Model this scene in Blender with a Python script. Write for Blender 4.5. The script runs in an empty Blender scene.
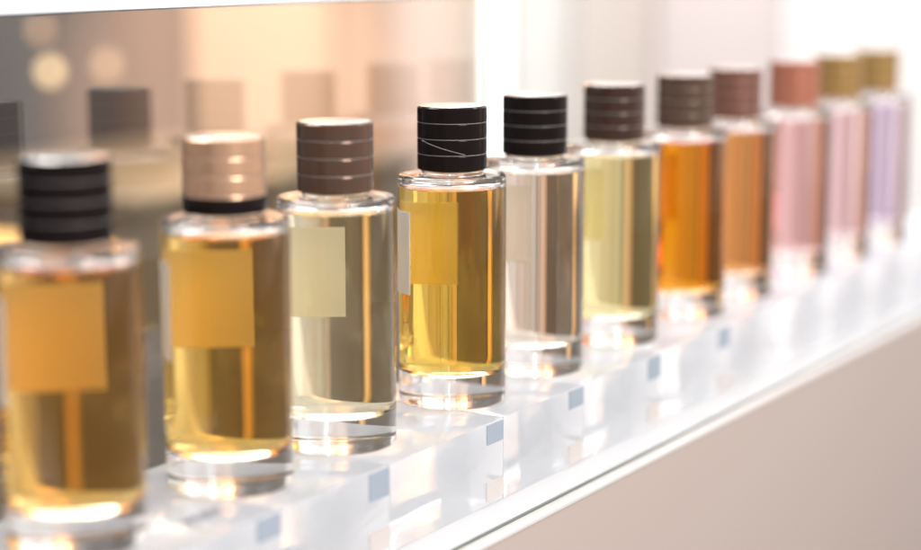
import bpy, bmesh, math, random
from mathutils import Vector, Matrix

random.seed(4)
sc = bpy.context.scene
COL = sc.collection
R = math.radians
CAM_H = 0.2185            # camera height above the riser top (z = 0)
SHELF = -0.040            # white counter top
ROW_Y = 0.479             # axis of the row of bottles

# ------------------------------------------------------------------ materials
def new_mat(name):
    m = bpy.data.materials.new(name); m.use_nodes = True
    nt = m.node_tree; nt.nodes.clear()
    out = nt.nodes.new('ShaderNodeOutputMaterial')
    return m, nt, out

def principled(name, col, rough=0.5, metal=0.0, coat=0.0, noise=0.0, nscale=8.0, bump=0.0, bscale=200.0, spec=0.5, trans_paper=0.0):
    m, nt, out = new_mat(name)
    b = nt.nodes.new('ShaderNodeBsdfPrincipled')
    b.inputs['Roughness'].default_value = rough
    b.inputs['Metallic'].default_value = metal
    b.inputs['Specular IOR Level'].default_value = spec
    b.inputs['Coat Weight'].default_value = coat
    b.inputs['Coat Roughness'].default_value = 0.06
    tc = nt.nodes.new('ShaderNodeTexCoord')
    nz = nt.nodes.new('ShaderNodeTexNoise'); nz.inputs['Scale'].default_value = nscale; nz.inputs['Detail'].default_value = 5
    nt.links.new(tc.outputs['Object'], nz.inputs['Vector'])
    mix = nt.nodes.new('ShaderNodeMix'); mix.data_type = 'RGBA'
    c = col
    mix.inputs['A'].default_value = (*[max(0, v*(1-noise)) for v in c], 1)
    mix.inputs['B'].default_value = (*[min(1, v*(1+noise)) for v in c], 1)
    nt.links.new(nz.outputs['Fac'], mix.inputs['Factor'])
    nt.links.new(mix.outputs['Result'], b.inputs['Base Color'])
    if bump > 0:
        n2 = nt.nodes.new('ShaderNodeTexNoise'); n2.inputs['Scale'].default_value = bscale; n2.inputs['Detail'].default_value = 4
        nt.links.new(tc.outputs['Object'], n2.inputs['Vector'])
        bp = nt.nodes.new('ShaderNodeBump'); bp.inputs['Strength'].default_value = bump; bp.inputs['Distance'].default_value = 0.001
        nt.links.new(n2.outputs['Fac'], bp.inputs['Height']); nt.links.new(bp.outputs['Normal'], b.inputs['Normal'])
    if trans_paper > 0:
        t = nt.nodes.new('ShaderNodeBsdfTranslucent'); nt.links.new(mix.outputs['Result'], t.inputs['Color'])
        mx = nt.nodes.new('ShaderNodeMixShader'); mx.inputs['Fac'].default_value = trans_paper
        nt.links.new(b.outputs[0], mx.inputs[1]); nt.links.new(t.outputs[0], mx.inputs[2])
        nt.links.new(mx.outputs[0], out.inputs['Surface'])
    else:
        nt.links.new(b.outputs[0], out.inputs['Surface'])
    return m

def glass(name, ior=1.5, col=(1, 1, 1), rough=0.0, absorb=None, depth=0.1):
    m, nt, out = new_mat(name)
    g = nt.nodes.new('ShaderNodeBsdfGlass'); g.inputs['IOR'].default_value = ior
    g.inputs['Color'].default_value = (*col, 1); g.inputs['Roughness'].default_value = rough
    nt.links.new(g.outputs[0], out.inputs['Surface'])
    if absorb:
        add_absorption(nt, out, absorb, depth)
    return m

def add_absorption(nt, out, tr, depth):
    s = [-math.log(max(v, 1e-4))/depth for v in tr]
    d = max(s)*1.02
    va = nt.nodes.new('ShaderNodeVolumeAbsorption')
    va.inputs['Color'].default_value = (*[1-v/d for v in s], 1)
    va.inputs['Density'].default_value = d
    nt.links.new(va.outputs[0], out.inputs['Volume'])

LIQ_TOP = 0.1053
def liquid_mat(name, tr):
    # one closed body of perfume: against the glass wall the index step is 1.36/1.5, at the free surface it is 1.36
    m, nt, out = new_mat(name)
    g = nt.nodes.new('ShaderNodeBsdfGlass'); g.inputs['Roughness'].default_value = 0
    tc = nt.nodes.new('ShaderNodeTexCoord'); sp = nt.nodes.new('ShaderNodeSeparateXYZ')
    nt.links.new(tc.outputs['Object'], sp.inputs[0])
    gt = nt.nodes.new('ShaderNodeMath'); gt.operation = 'GREATER_THAN'; gt.inputs[1].default_value = LIQ_TOP-0.0002
    nt.links.new(sp.outputs['Z'], gt.inputs[0])
    mr = nt.nodes.new('ShaderNodeMapRange'); mr.inputs['To Min'].default_value = 1.36/1.5; mr.inputs['To Max'].default_value = 1.36
    nt.links.new(gt.outputs[0], mr.inputs['Value']); nt.links.new(mr.outputs[0], g.inputs['IOR'])
    mp = nt.nodes.new('ShaderNodeMapping'); mp.inputs['Scale'].default_value = (1, 1, .25)
    nz = nt.nodes.new('ShaderNodeTexNoise'); nz.inputs['Scale'].default_value = 70; nz.inputs['Detail'].default_value = 2
    bp = nt.nodes.new('ShaderNodeBump'); bp.inputs['Strength'].default_value = .25; bp.inputs['Distance'].default_value = .0006
    oi = nt.nodes.new('ShaderNodeObjectInfo'); ad = nt.nodes.new('ShaderNodeVectorMath'); ad.operation = 'ADD'
    nt.links.new(tc.outputs['Object'], ad.inputs[0]); nt.links.new(oi.outputs['Location'], ad.inputs[1])
    nt.links.new(ad.outputs[0], mp.inputs[0]); nt.links.new(mp.outputs[0], nz.inputs['Vector'])
    nt.links.new(nz.outputs['Fac'], bp.inputs['Height']); nt.links.new(bp.outputs[0], g.inputs['Normal'])
    nt.links.new(g.outputs[0], out.inputs['Surface'])
    add_absorption(nt, out, tr, 0.046)
    return m

def emitter(name, col, strength):
    m, nt, out = new_mat(name)
    e = nt.nodes.new('ShaderNodeEmission'); e.inputs['Color'].default_value = (*col, 1); e.inputs['Strength'].default_value = strength
    nt.links.new(e.outputs[0], out.inputs['Surface'])
    return m

# ------------------------------------------------------------------ mesh helpers
def finish(name, bm, mat, parent=None, angle=35):
    bmesh.ops.recalc_face_normals(bm, faces=bm.faces)
    me = bpy.data.meshes.new(name); bm.to_mesh(me); bm.free()
    for p in me.polygons: p.use_smooth = True
    me.set_sharp_from_angle(angle=R(angle))
    me.materials.append(mat)
    o = bpy.data.objects.new(name, me); COL.objects.link(o)
    if parent: o.parent = parent
    return o

def lathe_bm(profile, n=128, bm=None):
    """profile of (r, z) from the axis back to the axis; r == 0 at either end closes the surface"""
    bm = bm or bmesh.new(); rings = []
    for r, z in profile:
        if r < 1e-7: rings.append([bm.verts.new((0, 0, z))])
        else: rings.append([bm.verts.new((r*math.cos(2*math.pi*i/n), r*math.sin(2*math.pi*i/n), z)) for i in range(n)])
    for a, b in zip(rings, rings[1:]):
        for i in range(n):
            j = (i+1) % n
            if len(a) == 1 and len(b) == 1: continue
            if len(a) == 1: bm.faces.new((a[0], b[j], b[i]))
            elif len(b) == 1: bm.faces.new((a[i], a[j], b[0]))
            else: bm.faces.new((a[i], a[j], b[j], b[i]))
    return bm

def arc(cx, cz, r, a0, a1, n=6):
    return [(cx+r*math.cos(R(a0+(a1-a0)*i/n)), cz+r*math.sin(R(a0+(a1-a0)*i/n))) for i in range(n+1)]

def box_bm(x0, x1, y0, y1, z0, z1, bevel=0.0, seg=2, bm=None):
    own = bm is None
    b = bmesh.new()
    bmesh.ops.create_cube(b, size=1)
    for v in b.verts:
        v.co = Vector(((x0+x1)/2+v.co.x*(x1-x0), (y0+y1)/2+v.co.y*(y1-y0), (z0+z1)/2+v.co.z*(z1-z0)))
    if bevel: bmesh.ops.bevel(b, geom=list(b.edges), offset=bevel, segments=seg, affect='EDGES', profile=0.5)
    if own: return b
    me = bpy.data.meshes.new('tmp'); b.to_mesh(me); b.free(); bm.from_mesh(me); bpy.data.meshes.remove(me)
    return bm

def thing(name, label, cat, loc=(0, 0, 0), group=None, rotz=0.0):
    o = bpy.data.objects.new(name, None); COL.objects.link(o)
    o.location = loc; o.rotation_euler = (0, 0, rotz); o.empty_display_size = 0.02
    o['label'] = label; o['category'] = cat
    if group: o['group'] = group
    return o

def tag(o, label, cat=None, group=None, kind=None):
    o['label'] = label
    if cat: o['category'] = cat
    if group: o['group'] = group
    if kind: o['kind'] = kind
    return o

# ------------------------------------------------------------------ material set
M_GLASS = glass('clear_glass', 1.5)
M_ACRYL = glass('acrylic', 1.49, absorb=(.93, .965, .985), depth=0.12)
def milky(name, ior, amount, col):
    m, nt, out = new_mat(name)
    g = nt.nodes.new('ShaderNodeBsdfGlass'); g.inputs['IOR'].default_value = ior
    d = nt.nodes.new('ShaderNodeBsdfTranslucent'); d.inputs['Color'].default_value = (*col, 1)
    e = nt.nodes.new('ShaderNodeBsdfDiffuse'); e.inputs['Color'].default_value = (*col, 1)
    a = nt.nodes.new('ShaderNodeMixShader'); a.inputs[0].default_value = .5
    nt.links.new(d.outputs[0], a.inputs[1]); nt.links.new(e.outputs[0], a.inputs[2])
    mx = nt.nodes.new('ShaderNodeMixShader'); mx.inputs[0].default_value = amount
    nt.links.new(g.outputs[0], mx.inputs[1]); nt.links.new(a.outputs[0], mx.inputs[2])
    nt.links.new(mx.outputs[0], out.inputs['Surface']); return m
M_PLATE = milky('milky_acrylic', 1.49, .31, (.92, .95, 1.0))
M_PANE = glass('pane_glass', 1.52, absorb=(.80, .86, .84), depth=0.1)
M_PAPER = principled('label_paper', (.86, .85, .83), .65, noise=.02, bump=.15, bscale=900, trans_paper=.65)
M_SILVER = principled('silver_metal', (.82, .80, .78), .22, metal=1, noise=.04)
M_RING = principled('ring_silver', (.40, .385, .37), .6, metal=0, noise=.04, spec=.15)
M_COLLAR = principled('pale_gold_metal', (.88, .78, .62), .18, metal=1, noise=.04)
M_WHITE = principled('white_lacquer', (.40, .40, .405), .16, noise=.012, nscale=3, coat=.3)
M_LEDGE = principled('white_ledge', (.44, .415, .40), .35, noise=.03, nscale=14)
M_TAUPE = principled('taupe_laminate', (.275, .228, .205), .42, noise=.025, nscale=5, bump=.05, bscale=500)
M_EDGE = principled('dark_seal', (.10, .115, .105), .3, noise=.2, nscale=40)

def cap_mat(name, col, metal, rough=.14, coat=0):
    return principled(name, col, rough, metal=metal, coat=coat, noise=.10, nscale=60, spec=.22)
CAPM = {
    'black':  principled('black_lacquer', (.008, .0055, .0055), .10, noise=.10, nscale=60, spec=.05),
    'peach_refl': cap_mat('peach_reflection_lacquer', (.50, .31, .20), .7, .3),  # peach reflection painted into the cap's own colour
    'brown_refl': cap_mat('brown_reflection_lacquer', (.095, .055, .040), .5, .2),  # brown reflection on a dark cap, put into its base colour
    'espresso': cap_mat('espresso_lacquer', (.040, .022, .016), .2),
    'walnut': cap_mat('walnut_lacquer', (.075, .045, .032), .2),
    'chestnut': cap_mat('chestnut_lacquer', (.14, .064, .046), .2),
    'rose': cap_mat('rosewood_lacquer', (.30, .11, .07), .2),
    'olive': cap_mat('olive_lacquer', (.25, .15, .05), .25),
}

# ------------------------------------------------------------------ the bottle (built once, copied)
RO = 0.0262; H_SH = 0.1115
outer = [(0, .0012), (.015, .0009)] + arc(RO-.0018, .0018, .0018, -90, 0, 5) + \
        arc(RO-.0021, H_SH-.0021, .0021, 0, 90, 7) + [(.0150, H_SH+.0001)] + [(.0146, H_SH+.0003), (.0145, H_SH+.0009), (0, H_SH+.0009)]
RI = 0.0240; ZB = 0.0150; ZT = 0.1085
inner_lo = [(0, ZB)] + arc(RI-.0045, ZB+.0045, .0045, -90, 0, 6) + [(RI, LIQ_TOP)]
inner_hi = [(RI, LIQ_TOP)] + arc(RI-.0022, ZT-.0022, .0022, 0, 90, 5) + [(0, ZT)]

def flip(bm):
    bmesh.ops.reverse_faces(bm, faces=bm.faces)

def glass_mesh():
    bm = bmesh.new()
    lathe_bm(outer, 128, bm)                 # outer skin
    bmesh.ops.recalc_face_normals(bm, faces=bm.faces)
    k = len(bm.faces)
    lathe_bm(inner_hi, 128, bm)              # wall of the small air space above the perfume (normals into the air)
    bm.faces.ensure_lookup_table()
    hi = [f for f in bm.faces][k:]
    for f in hi:
        c = f.calc_center_median(); f.normal_update()
        want = Vector((-c.x, -c.y, 0)) if abs(f.normal.z) < .7 else Vector((0, 0, -1))
        if f.normal.dot(want) < 0: f.normal_flip()
    me = bpy.data.meshes.new('glass_body'); bm.to_mesh(me); bm.free()
    for p in me.polygons: p.use_smooth = True
    me.set_sharp_from_angle(angle=R(40)); me.materials.append(M_GLASS)
    return me

def liquid_mesh():
    bm = lathe_bm(inner_lo + [(0, LIQ_TOP)], 128)
    bmesh.ops.recalc_face_normals(bm, faces=bm.faces)
    me = bpy.data.meshes.new('liquid'); bm.to_mesh(me); bm.free()
    for p in me.polygons: p.use_smooth = True
    me.set_sharp_from_angle(angle=R(40)); me.materials.append(None)
    return me

def label_mesh(half=66.5, z0=.0545, z1=.0945, n=48):
    bm = bmesh.new(); r0, r1 = RO+.00012, RO+.00030
    cols = []
    for i in range(n+1):
        a = R(96.5-half+2*half*i/n); c, s = math.cos(a), math.sin(a)
        cols.append([bm.verts.new((r*c, r*s, z)) for r, z in ((r0, z0), (r1, z0), (r1, z1), (r0, z1))])
    for a, b in zip(cols, cols[1:]):
        for k in range(4): bm.faces.new((a[k], a[(k+1) % 4], b[(k+1) % 4], b[k]))
    bm.faces.new(cols[0]); bm.faces.new(cols[-1][::-1])
    bmesh.ops.recalc_face_normals(bm, faces=bm.faces)
    me = bpy.data.meshes.new('label'); bm.to_mesh(me); bm.free()
    for p in me.polygons: p.use_smooth = True
    me.set_sharp_from_angle(angle=R(30)); me.materials.append(M_PAPER)
    return me

RC = 0.0168; C0 = 0.1137; C1 = 0.1440
BAND = (C1-C0)/4
def cap_mesh():
    pr = [(0, C0)]
    for k in range(4):
        a, b = C0+k*BAND, C0+(k+1)*BAND
        if k == 0: pr += [(RC-.0006, a), (RC-.0001, a+.0003)]
        pr += [(RC, a+.0006), (RC, b-.0006)]
        if k < 3: pr += [(RC-.0001, b-.00022), (RC-.0006, b-.00016), (RC-.0006, b+.00016), (RC-.0001, b+.00022)]
    pr += [(RC-.0003, C1-.0004), (RC-.0009, C1), (RC-.0013, C1-.0002), (0, C1-.0002)]
    bm = lathe_bm(pr, 96)
    bmesh.ops.recalc_face_normals(bm, faces=bm.faces)
    me = bpy.data.meshes.new('cap'); bm.to_mesh(me); bm.free()
    for p in me.polygons: p.use_smooth = True
    me.set_sharp_from_angle(angle=R(12)); me.materials.append(None)
    return me

def ring_mesh(z, r, t):
    pr = [(r-t, z-t*.22), (r, z-t*.19), (r+t*.25, z-t*.08), (r+t*.25, z+t*.08), (r, z+t*.19), (r-t, z+t*.22)]
    bm = lathe_bm(pr, 96); return bm

ME_GLASS, ME_LIQ, ME_LABEL, ME_CAP = glass_mesh(), liquid_mesh(), label_mesh(), cap_mesh()

def child(name, me, parent, mat=None):
    o = bpy.data.objects.new(name, me); COL.objects.link(o); o.parent = parent
    if mat:
        o.material_slots[0].link = 'OBJECT'; o.material_slots[0].material = mat
    return o

def _me(bm, name, mat, ang=30):
    bmesh.ops.recalc_face_normals(bm, faces=bm.faces)
    me = bpy.data.meshes.new(name); bm.to_mesh(me); bm.free()
    for p in me.polygons: p.use_smooth = True
    me.set_sharp_from_angle(angle=R(ang)); me.materials.append(mat); return me
ME_RINGS = [_me(ring_mesh(C0+k*BAND, RC-.0003, .0005), 'ring', M_RING) for k in (1, 2, 3)]
ME_DISC = _me(lathe_bm([(0, C1-.0001), (RC-.0014, C1-.0001), (RC-.0012, C1+.0001), (RC-.0016, C1+.0003), (0, C1+.0003)], 96), 'top_disc', M_SILVER)
ME_COLLAR = _me(lathe_bm([(0, H_SH+.00095), (.0146, H_SH+.00095), (.0150, H_SH+.0011), (.0150, C0-.0004), (.0146, C0-.0001), (0, C0-.0001)], 96), 'collar', M_COLLAR)
ME_DARK_REFL = _me(lathe_bm([(0, C0-.00002), (RC+.0001, C0-.00002), (RC+.00025, C0+.0005), (RC+.00025, C0+BAND*.82), (RC+.00005, C0+BAND*.88), (RC-.0004, C0+BAND*.88)], 96), 'dark_reflection', CAPM['black'])  # dark lower edge of the cap's reflection, modelled as a band

G = 'perfume bottles in a row on the clear riser'
# x, cap, transmittance of 46 mm of perfume, label
BOTTLES = [
    (.5083, 'black',   (.95, .56, .13), 'amber perfume bottle with black ringed cap, nearest and largest, cut by left edge'),
    (.6002, 'peach_refl',  (.965, .61, .14), 'golden amber perfume bottle with peach reflection painted on its cap, between nearest black-capped bottle and pale straw bottle'),
    (.6777, 'brown_refl',  (.98, .89, .62), 'pale straw perfume bottle with brown reflection painted on its cap, beside sharp golden yellow bottle'),
    (.7751, 'black',   (.985, .65, .11), 'golden yellow perfume bottle in sharp focus, black cap with thin diagonal scratch'),
    (.8562, 'black',   (.97, .87, .75), 'pale champagne pink perfume bottle with black cap, just right of golden yellow bottle'),
    (.9466, 'espresso', (.97, .88, .46), 'pale lemon yellow perfume bottle with dark brown cap, before the deep orange one'),
    (1.0401, 'walnut', (.92, .36, .012), 'deep orange perfume bottle with dark walnut cap, strongest orange of the row'),
    (1.1147, 'chestnut', (.88, .42, .13), 'coppery orange perfume bottle with reddish brown cap, behind the deep orange one'),
    (1.2141, 'rose',   (.90, .58, .58), 'rose pink perfume bottle with rosewood red cap, after the orange bottles'),
    (1.2978, 'olive',  (.95, .68, .72), 'pale pink perfume bottle with olive cap, second from far end'),
    (1.3778, 'olive',  (.80, .67, .88), 'lilac perfume bottle with olive cap at the far end of row'),
]
def build_bottle(i, x, cap, tr, lab):
    t = thing('perfume_bottle', lab, 'perfume bottle', (x, ROW_Y, 0.0002), G)
    child('glass_body', ME_GLASS, t)
    child('liquid', ME_LIQ, t, liquid_mat('perfume', tr))
    child('label', ME_LABEL, t)
    child('collar', ME_COLLAR, t)
    c = child('cap', ME_CAP, t, CAPM[cap])
    for m in ME_RINGS: child('ring', m, c)
    child('top_disc', ME_DISC, c)
    if cap == 'peach_refl':
        child('dark_reflection', ME_DARK_REFL, c)
    t.rotation_euler.z = R((0, -3, 1, -1, 1.5, 2, -1, 1, 0, 2, -2)[i])
    return t, c

for i, (x, cap, tr, lab) in enumerate(BOTTLES):
    t, c = build_bottle(i, x, cap, tr, lab)
    if i == 3:
        # thin pale scratch running round the cap
        bm = bmesh.new(); prev = None
        a0 = R(212-58) - t.rotation_euler.z; a1 = R(212+22) - t.rotation_euler.z
        for k in range(25):
            u = k/24; a = a0+(a1-a0)*u; z = C0+BAND*1.92-(BAND*.86)*u
            vs = [bm.verts.new((r*math.cos(a), r*math.sin(a), zz)) for r, zz in
                  ((RC+.00002, z-.00006), (RC+.00010, z), (RC+.00002, z+.00006))]
            if prev:
                for q in range(3): bm.faces.new((prev[q], prev[(q+1) % 3], vs[(q+1) % 3], vs[q]))
            else: bm.faces.new(vs)
            prev = vs
        bm.faces.new(prev)
        finish('scratch', bm, principled('scratch_grey', (.55, .50, .47), .5), c)

# ------------------------------------------------------------------ clear acrylic riser
X0, X1 = .30, 1.62
riser = thing('acrylic_riser', 'long row of clear acrylic blocks carrying the perfume bottles', 'riser', (0, 0, SHELF))
PF, PB = .4385, .5215
PT = .012
xs = [BOTTLES[0][0]-.196, BOTTLES[0][0]-.108] + [b[0]-.0195 for b in BOTTLES] + [BOTTLES[-1][0]+.065, BOTTLES[-1][0]+.150]
for xa, xb in zip(xs, xs[1:]):
    finish('block', box_bm(xa+.0003, xb-.0003, PF, PB, .0002, -SHELF, bevel=.0004, seg=2), M_PLATE, riser, 25)
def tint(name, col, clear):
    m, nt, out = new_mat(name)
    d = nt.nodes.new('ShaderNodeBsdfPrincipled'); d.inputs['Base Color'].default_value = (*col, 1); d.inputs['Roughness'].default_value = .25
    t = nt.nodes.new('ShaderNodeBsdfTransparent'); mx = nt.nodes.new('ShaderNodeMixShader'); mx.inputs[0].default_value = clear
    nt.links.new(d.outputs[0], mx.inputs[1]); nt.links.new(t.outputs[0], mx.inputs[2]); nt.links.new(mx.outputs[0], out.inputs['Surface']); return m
M_BLUE = tint('blue_refraction', (.27, .32, .38), .40); M_TAN = tint('grey_refraction', (.50, .45, .43), .45)
for xb in xs[2:9]:  # thin tinted slabs painted in place of squares refracted by the blocks
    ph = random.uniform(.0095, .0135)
    finish('corner_refraction', box_bm(xb-.0160, xb-.0008, PF-.0006, PF-.0001, -SHELF-ph, -SHELF-.0008, bevel=.0001, seg=1), M_BLUE, riser)
    finish('foot_refraction', box_bm(xb-.0160, xb-.0008, PF-.0006, PF-.0001, random.uniform(.0006, .004), random.uniform(.0105, .0140), bevel=.0001, seg=1), M_TAN, riser)
cu = bpy.data.curves.new('engraved_text', 'FONT'); cu.body = 'MUSC'; cu.size = .0100; cu.extrude = .00005; cu.space_character = .9
M_INK = principled('engraving_grey', (.10, .10, .12), .6)
cu.materials.append(M_INK)
_t = bpy.data.objects.new('tmp_text', cu); COL.objects.link(_t); bpy.context.view_layer.update()
_m = bpy.data.meshes.new_from_object(_t.evaluated_get(bpy.context.evaluated_depsgraph_get())); _m.name = 'engraved_text'; _m.materials.clear(); _m.materials.append(M_INK)
bpy.data.objects.remove(_t); bpy.data.curves.remove(cu)
tx = bpy.data.objects.new('engraved_text', _m); COL.objects.link(tx); tx.parent = riser
tx.location = (.5450, .4550, -SHELF+.0003)

# ------------------------------------------------------------------ counter
counter = thing('display_counter', 'long white counter with taupe front panel beneath the bottle riser', 'counter', (0, 0, SHELF))
CX0, CX1 = .1, 2.6
finish('countertop', box_bm(CX0, CX1, .4185, .616, -.030, -.0001, bevel=.0003), M_WHITE, counter)
finish('edge_seal', box_bm(CX0, CX1, .4172, .4182, -.0024, .0006, bevel=.0002), M_EDGE, counter)
finish('front_ledge', box_bm(CX0, CX1, .4100, .4168, -.0026, -.0002, bevel=.0004), M_LEDGE, counter)
finish('front_panel', box_bm(CX0, CX1, .4104, .4180, -.85, -.0028, bevel=.0003), M_TAUPE, counter)
finish('back_panel', box_bm(CX0, CX1, .600, .614, -.85, -.0302, bevel=.0005), principled('counter_back', (.12, .115, .12), .4), counter)

# ------------------------------------------------------------------ glass screen behind the row
screen = thing('glass_screen', 'upright clear glass screen with pale metal top rail behind bottles', 'glass screen', (0, 0, SHELF))
zt = (CAM_H-.0279) - SHELF
YS = .583
finish('pane', box_bm(.15, .985, YS, YS+.004, .0002, zt, bevel=.0003, seg=1), M_PANE, screen, 25)
M_RAIL = principled('pale_blue_metal', (.66, .70, .76), .4, metal=0, noise=.03)
finish('top_rail', box_bm(.15, .985, YS-.0004, YS+.0044, zt+.0002, zt+.017, bevel=.0012), M_RAIL, screen)

# ------------------------------------------------------------------ blurred room behind
YAW = R(31.46)
FWD = Vector((math.cos(YAW), math.sin(YAW), 0)); RGT = Vector((math.sin(YAW), -math.cos(YAW), 0))
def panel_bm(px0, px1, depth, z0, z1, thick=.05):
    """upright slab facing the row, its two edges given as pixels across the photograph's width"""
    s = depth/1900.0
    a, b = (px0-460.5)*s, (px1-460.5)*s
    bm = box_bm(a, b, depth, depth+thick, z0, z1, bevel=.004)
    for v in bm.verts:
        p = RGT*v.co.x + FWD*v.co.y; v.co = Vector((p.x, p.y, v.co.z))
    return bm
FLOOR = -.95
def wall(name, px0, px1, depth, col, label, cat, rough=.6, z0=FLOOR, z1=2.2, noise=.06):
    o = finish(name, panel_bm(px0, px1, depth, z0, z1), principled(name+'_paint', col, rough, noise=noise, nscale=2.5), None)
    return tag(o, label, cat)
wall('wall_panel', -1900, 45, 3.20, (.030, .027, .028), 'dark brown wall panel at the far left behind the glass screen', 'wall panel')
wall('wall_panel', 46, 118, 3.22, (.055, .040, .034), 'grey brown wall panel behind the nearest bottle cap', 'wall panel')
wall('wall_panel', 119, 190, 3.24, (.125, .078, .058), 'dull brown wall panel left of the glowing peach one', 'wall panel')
wall('wall_panel', 191, 338, 3.20, (.60, .395, .26), 'glowing peach wall panel behind the golden amber bottle', 'wall panel')
wall('wall_panel', 339, 386, 3.16, (.44, .27, .17), 'narrow caramel brown wall panel behind the pale straw bottle', 'wall panel')
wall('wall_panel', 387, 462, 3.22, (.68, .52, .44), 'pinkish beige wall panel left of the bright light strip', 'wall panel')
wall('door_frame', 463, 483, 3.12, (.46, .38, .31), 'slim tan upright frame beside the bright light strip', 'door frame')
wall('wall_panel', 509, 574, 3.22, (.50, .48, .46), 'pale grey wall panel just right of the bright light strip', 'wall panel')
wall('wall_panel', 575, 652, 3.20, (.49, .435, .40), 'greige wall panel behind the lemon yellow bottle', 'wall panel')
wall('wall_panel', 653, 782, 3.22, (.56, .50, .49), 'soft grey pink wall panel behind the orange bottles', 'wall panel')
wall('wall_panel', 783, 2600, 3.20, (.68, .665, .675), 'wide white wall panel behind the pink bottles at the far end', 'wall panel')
# lit strip
strip = thing('strip_light', 'tall upright white light strip glowing between the wall panels', 'strip light')
finish('diffuser', panel_bm(489, 501, 3.14, -.16, 1.4, .04), emitter('tube_glow', (.88, 1, 1), 3.0), strip)
finish('housing', panel_bm(484, 506, 3.19, -.18, 1.42, .03), principled('tube_housing', (.8, .82, .82), .4), strip)
# dark low cabinet behind the screen
cab = thing('low_cabinet', 'dark slate low cabinet standing behind the glass screen', 'cabinet')
M_SLATE = principled('slate_lacquer', (.085, .064, .042), .5, noise=.2, nscale=6, spec=.2)
finish('carcass', box_bm(1.30, 1.77, 1.15, 1.50, FLOOR, -.020, bevel=.004), M_SLATE, cab)
finish('worktop', box_bm(1.29, 1.78, 1.135, 1.51, -.0198, -.006, bevel=.003), M_SLATE, cab)
hon = thing('low_cabinet', 'narrow honey coloured low cabinet behind the screen, hidden by nearest amber bottle', 'cabinet')
M_HONEY = principled('honey_lacquer', (.80, .46, .15), .35, noise=.12, nscale=6)
finish('carcass', box_bm(1.205, 1.262, 1.15, 1.50, FLOOR, -.052, bevel=.004), M_HONEY, hon)
finish('worktop', box_bm(1.197, 1.27, 1.14, 1.51, -.0518, -.040, bevel=.003), M_HONEY, hon)
fc = thing('low_cabinet', 'dark low cabinet behind the screen at the far left', 'cabinet')
finish('carcass', box_bm(.2, 1.18, 1.15, 1.50, FLOOR, -.052, bevel=.004), M_SLATE, fc)
finish('worktop', box_bm(.19, 1.19, 1.14, 1.51, -.0518, -.040, bevel=.003), M_SLATE, fc)
# floor
fl = finish('floor', box_bm(-6, 12, -6, 12, FLOOR-.1, FLOOR-.001), principled('floor_tile', (.11, .092, .085), .4, noise=.1, nscale=1.5), None)
tag(fl, 'warm beige floor far below the counter', kind='structure')

# small warm bulbs seen through the screen
def bulb(px, py, depth, r, col, strength, label):
    tilt = R(9.765)
    f = 1900.0
    d = Vector(((px-460.5)/f, -(py-275)/f, 1.0))
    up = d.y*math.cos(tilt)-math.sin(tilt); fw = math.cos(tilt)+d.y*math.sin(tilt)
    k = depth/fw
    p = RGT*(d.x*k) + FWD*depth; z = CAM_H+up*k
    t = thing('wall_bulb', label, 'bulb', (p.x, p.y, z), 'warm bulbs on the dark wall')
    bm = bmesh.new(); bmesh.ops.create_uvsphere(bm, u_segments=24, v_segments=16, radius=r)
    for v in bm.verts:
        if v.co.z < 0: v.co.z *= 1.25
    finish('globe', bm, emitter('bulb_glow', col, strength), t)
    bm = lathe_bm([(0, r*.8), (r*.55, r*.8), (r*.6, r*1.25), (r*.35, r*1.5), (0, r*1.5)], 24)
    finish('socket', bm, M_SILVER, t)
    return t
bulb(49, 70, 2.9, .012, (1, .70, .36), 2.0, 'brightest round golden bulb glowing against the dark wall')
bulb(106, 64, 2.9, .012, (1, .62, .34), 1.0, 'dim peach bulb right of the brightest golden bulb')
bulb(39, 28, 2.9, .012, (1, .60, .34), .8, 'dim amber bulb above the brightest golden bulb')

# ------------------------------------------------------------------ light
w = bpy.data.worlds.new('World'); sc.world = w; w.use_nodes = True
nt = w.node_tree; nt.nodes.clear()
wo = nt.nodes.new('ShaderNodeOutputWorld'); bg = nt.nodes.new('ShaderNodeBackground'); nt.links.new(bg.outputs[0], wo.inputs[0])
tc = nt.nodes.new('ShaderNodeTexCoord')
def ramp(dirv, lo, hi):
    d = nt.nodes.new('ShaderNodeVectorMath'); d.operation = 'DOT_PRODUCT'; d.inputs[1].default_value = Vector(dirv).normalized()
    nt.links.new(tc.outputs['Generated'], d.inputs[0])
    m = nt.nodes.new('ShaderNodeMapRange'); m.interpolation_type = 'SMOOTHSTEP'
    m.inputs['From Min'].default_value = lo; m.inputs['From Max'].default_value = hi
    nt.links.new(d.outputs['Value'], m.inputs['Value']); return m.outputs[0]
def mixc(fac, a, b):
    m = nt.nodes.new('ShaderNodeMix'); m.data_type = 'RGBA'; nt.links.new(fac, m.inputs['Factor'])
    if isinstance(a, tuple): m.inputs['A'].default_value = (*a, 1)
    else: nt.links.new(a, m.inputs['A'])
    if isinstance(b, tuple): m.inputs['B'].default_value = (*b, 1)
    else: nt.links.new(b, m.inputs['B'])
    return m.outputs['Result']
c = mixc(ramp((-.9, -.45, 0), -.2, .6), (.74, .66, .60), (.34, .30, .28))      # dim behind the camera
c = mixc(ramp((.780, -.621, -.078), .9945, .9982), c, (2.3, 1.5, 1.08))             # bright peach side of the shop
c = mixc(ramp((0, 0, 1), .12, .62), c, (1.05, 1.05, 1.07))                      # white ceiling
c = mixc(ramp((0, 0, -1), .11, .22), c, (.20, .16, .14))
nt.links.new(c, bg.inputs['Color']); bg.inputs['Strength'].default_value = 1.0

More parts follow.
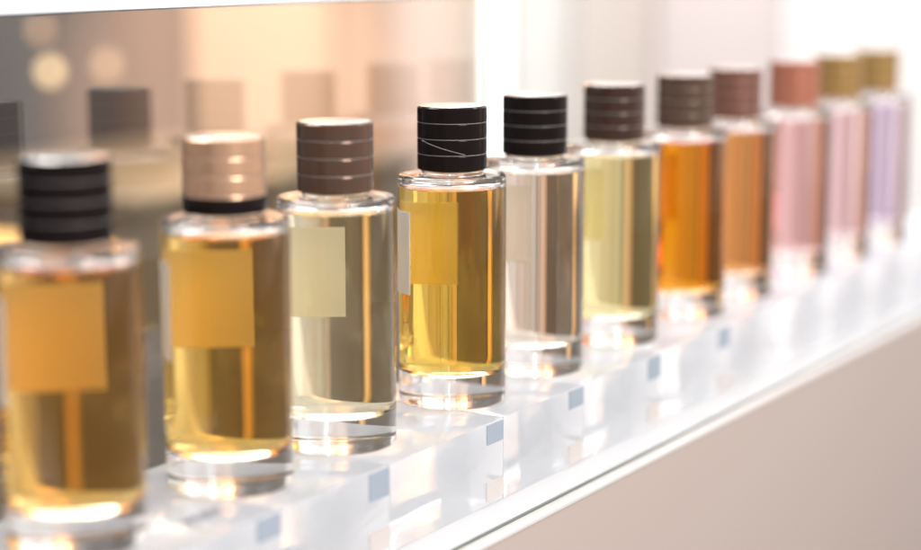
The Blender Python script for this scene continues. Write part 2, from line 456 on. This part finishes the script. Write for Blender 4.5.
def area(loc, target, size, energy, col, shape='DISK'):
    l = bpy.data.lights.new('unseen_lamp', 'AREA'); l.energy = energy; l.size = size; l.shape = shape; l.color = col
    o = bpy.data.objects.new('unseen_lamp', l); COL.objects.link(o); o.location = loc
    o.rotation_euler = (Vector(target)-Vector(loc)).to_track_quat('-Z', 'Y').to_euler()
    return o
area((.1, -1.35, 1.0), (1.0, .48, .05), .9, 50, (1, .97, .95))  # added lamp behind the camera, brightens the labels
area((1.0, 1.5, 1.5), (.9, .48, .05), .7, 16, (1, .95, .90))  # added lamp beyond the screen, lights the labels from outside
area((1.0, .1, 1.5), (.85, .48, 0), .9, 6, (1, .97, .94))
for px, e in ((230, 13), (640, 5), (1250, 14)):  # added lamps out of view that brighten the back wall panels
    s_ = (px-460.5)*2.3/1900; p = RGT*s_+FWD*2.2; q = RGT*s_+FWD*3.2
    area((p.x, p.y, 1.7), (q.x, q.y, .0), .8, e, (1, .96, .92))
def spot(loc, r, energy, col):
    l = bpy.data.lights.new('downlight', 'POINT'); l.energy = energy; l.shadow_soft_size = r; l.color = col
    o = bpy.data.objects.new('downlight', l); COL.objects.link(o); o.location = loc
for az, el, d in ((33, 15, 2.6), (36, 17, 2.5), (27, 16, 2.7), (41, 19, 2.4)):
    spot((.6+d*math.cos(R(az)), .35+d*math.sin(R(az)), d*math.tan(R(el))), .035, 20, (1, .64, .32))

# ------------------------------------------------------------------ camera
cam = bpy.data.cameras.new('camera'); co = bpy.data.objects.new('camera', cam); COL.objects.link(co)
co.location = (0, 0, CAM_H)
tilt = R(9.765)
dirv = FWD*math.cos(tilt) + Vector((0, 0, -math.sin(tilt)))
co.rotation_euler = dirv.to_track_quat('-Z', 'Y').to_euler()
cam.sensor_width = 36; cam.lens = 36*1900/921.0
cam.clip_start = .01; cam.clip_end = 100
cam.dof.use_dof = True; cam.dof.focus_distance = .885; cam.dof.aperture_fstop = 3.15
sc.camera = co

sc.render.engine = 'CYCLES'
cy = sc.cycles
cy.max_bounces = 28; cy.transmission_bounces = 26; cy.glossy_bounces = 8; cy.diffuse_bounces = 4; cy.transparent_max_bounces = 16; cy.volume_bounces = 0
cy.caustics_refractive = True; cy.caustics_reflective = True; cy.blur_glossy = 0.3
cy.sample_clamp_indirect = 6.0
cy.use_denoising = True
try: cy.denoiser = 'OPENIMAGEDENOISE'
except Exception: pass
sc.view_settings.view_transform = 'Standard'; sc.view_settings.look = 'None'
sc.view_settings.exposure = 0.56; sc.view_settings.gamma = 1
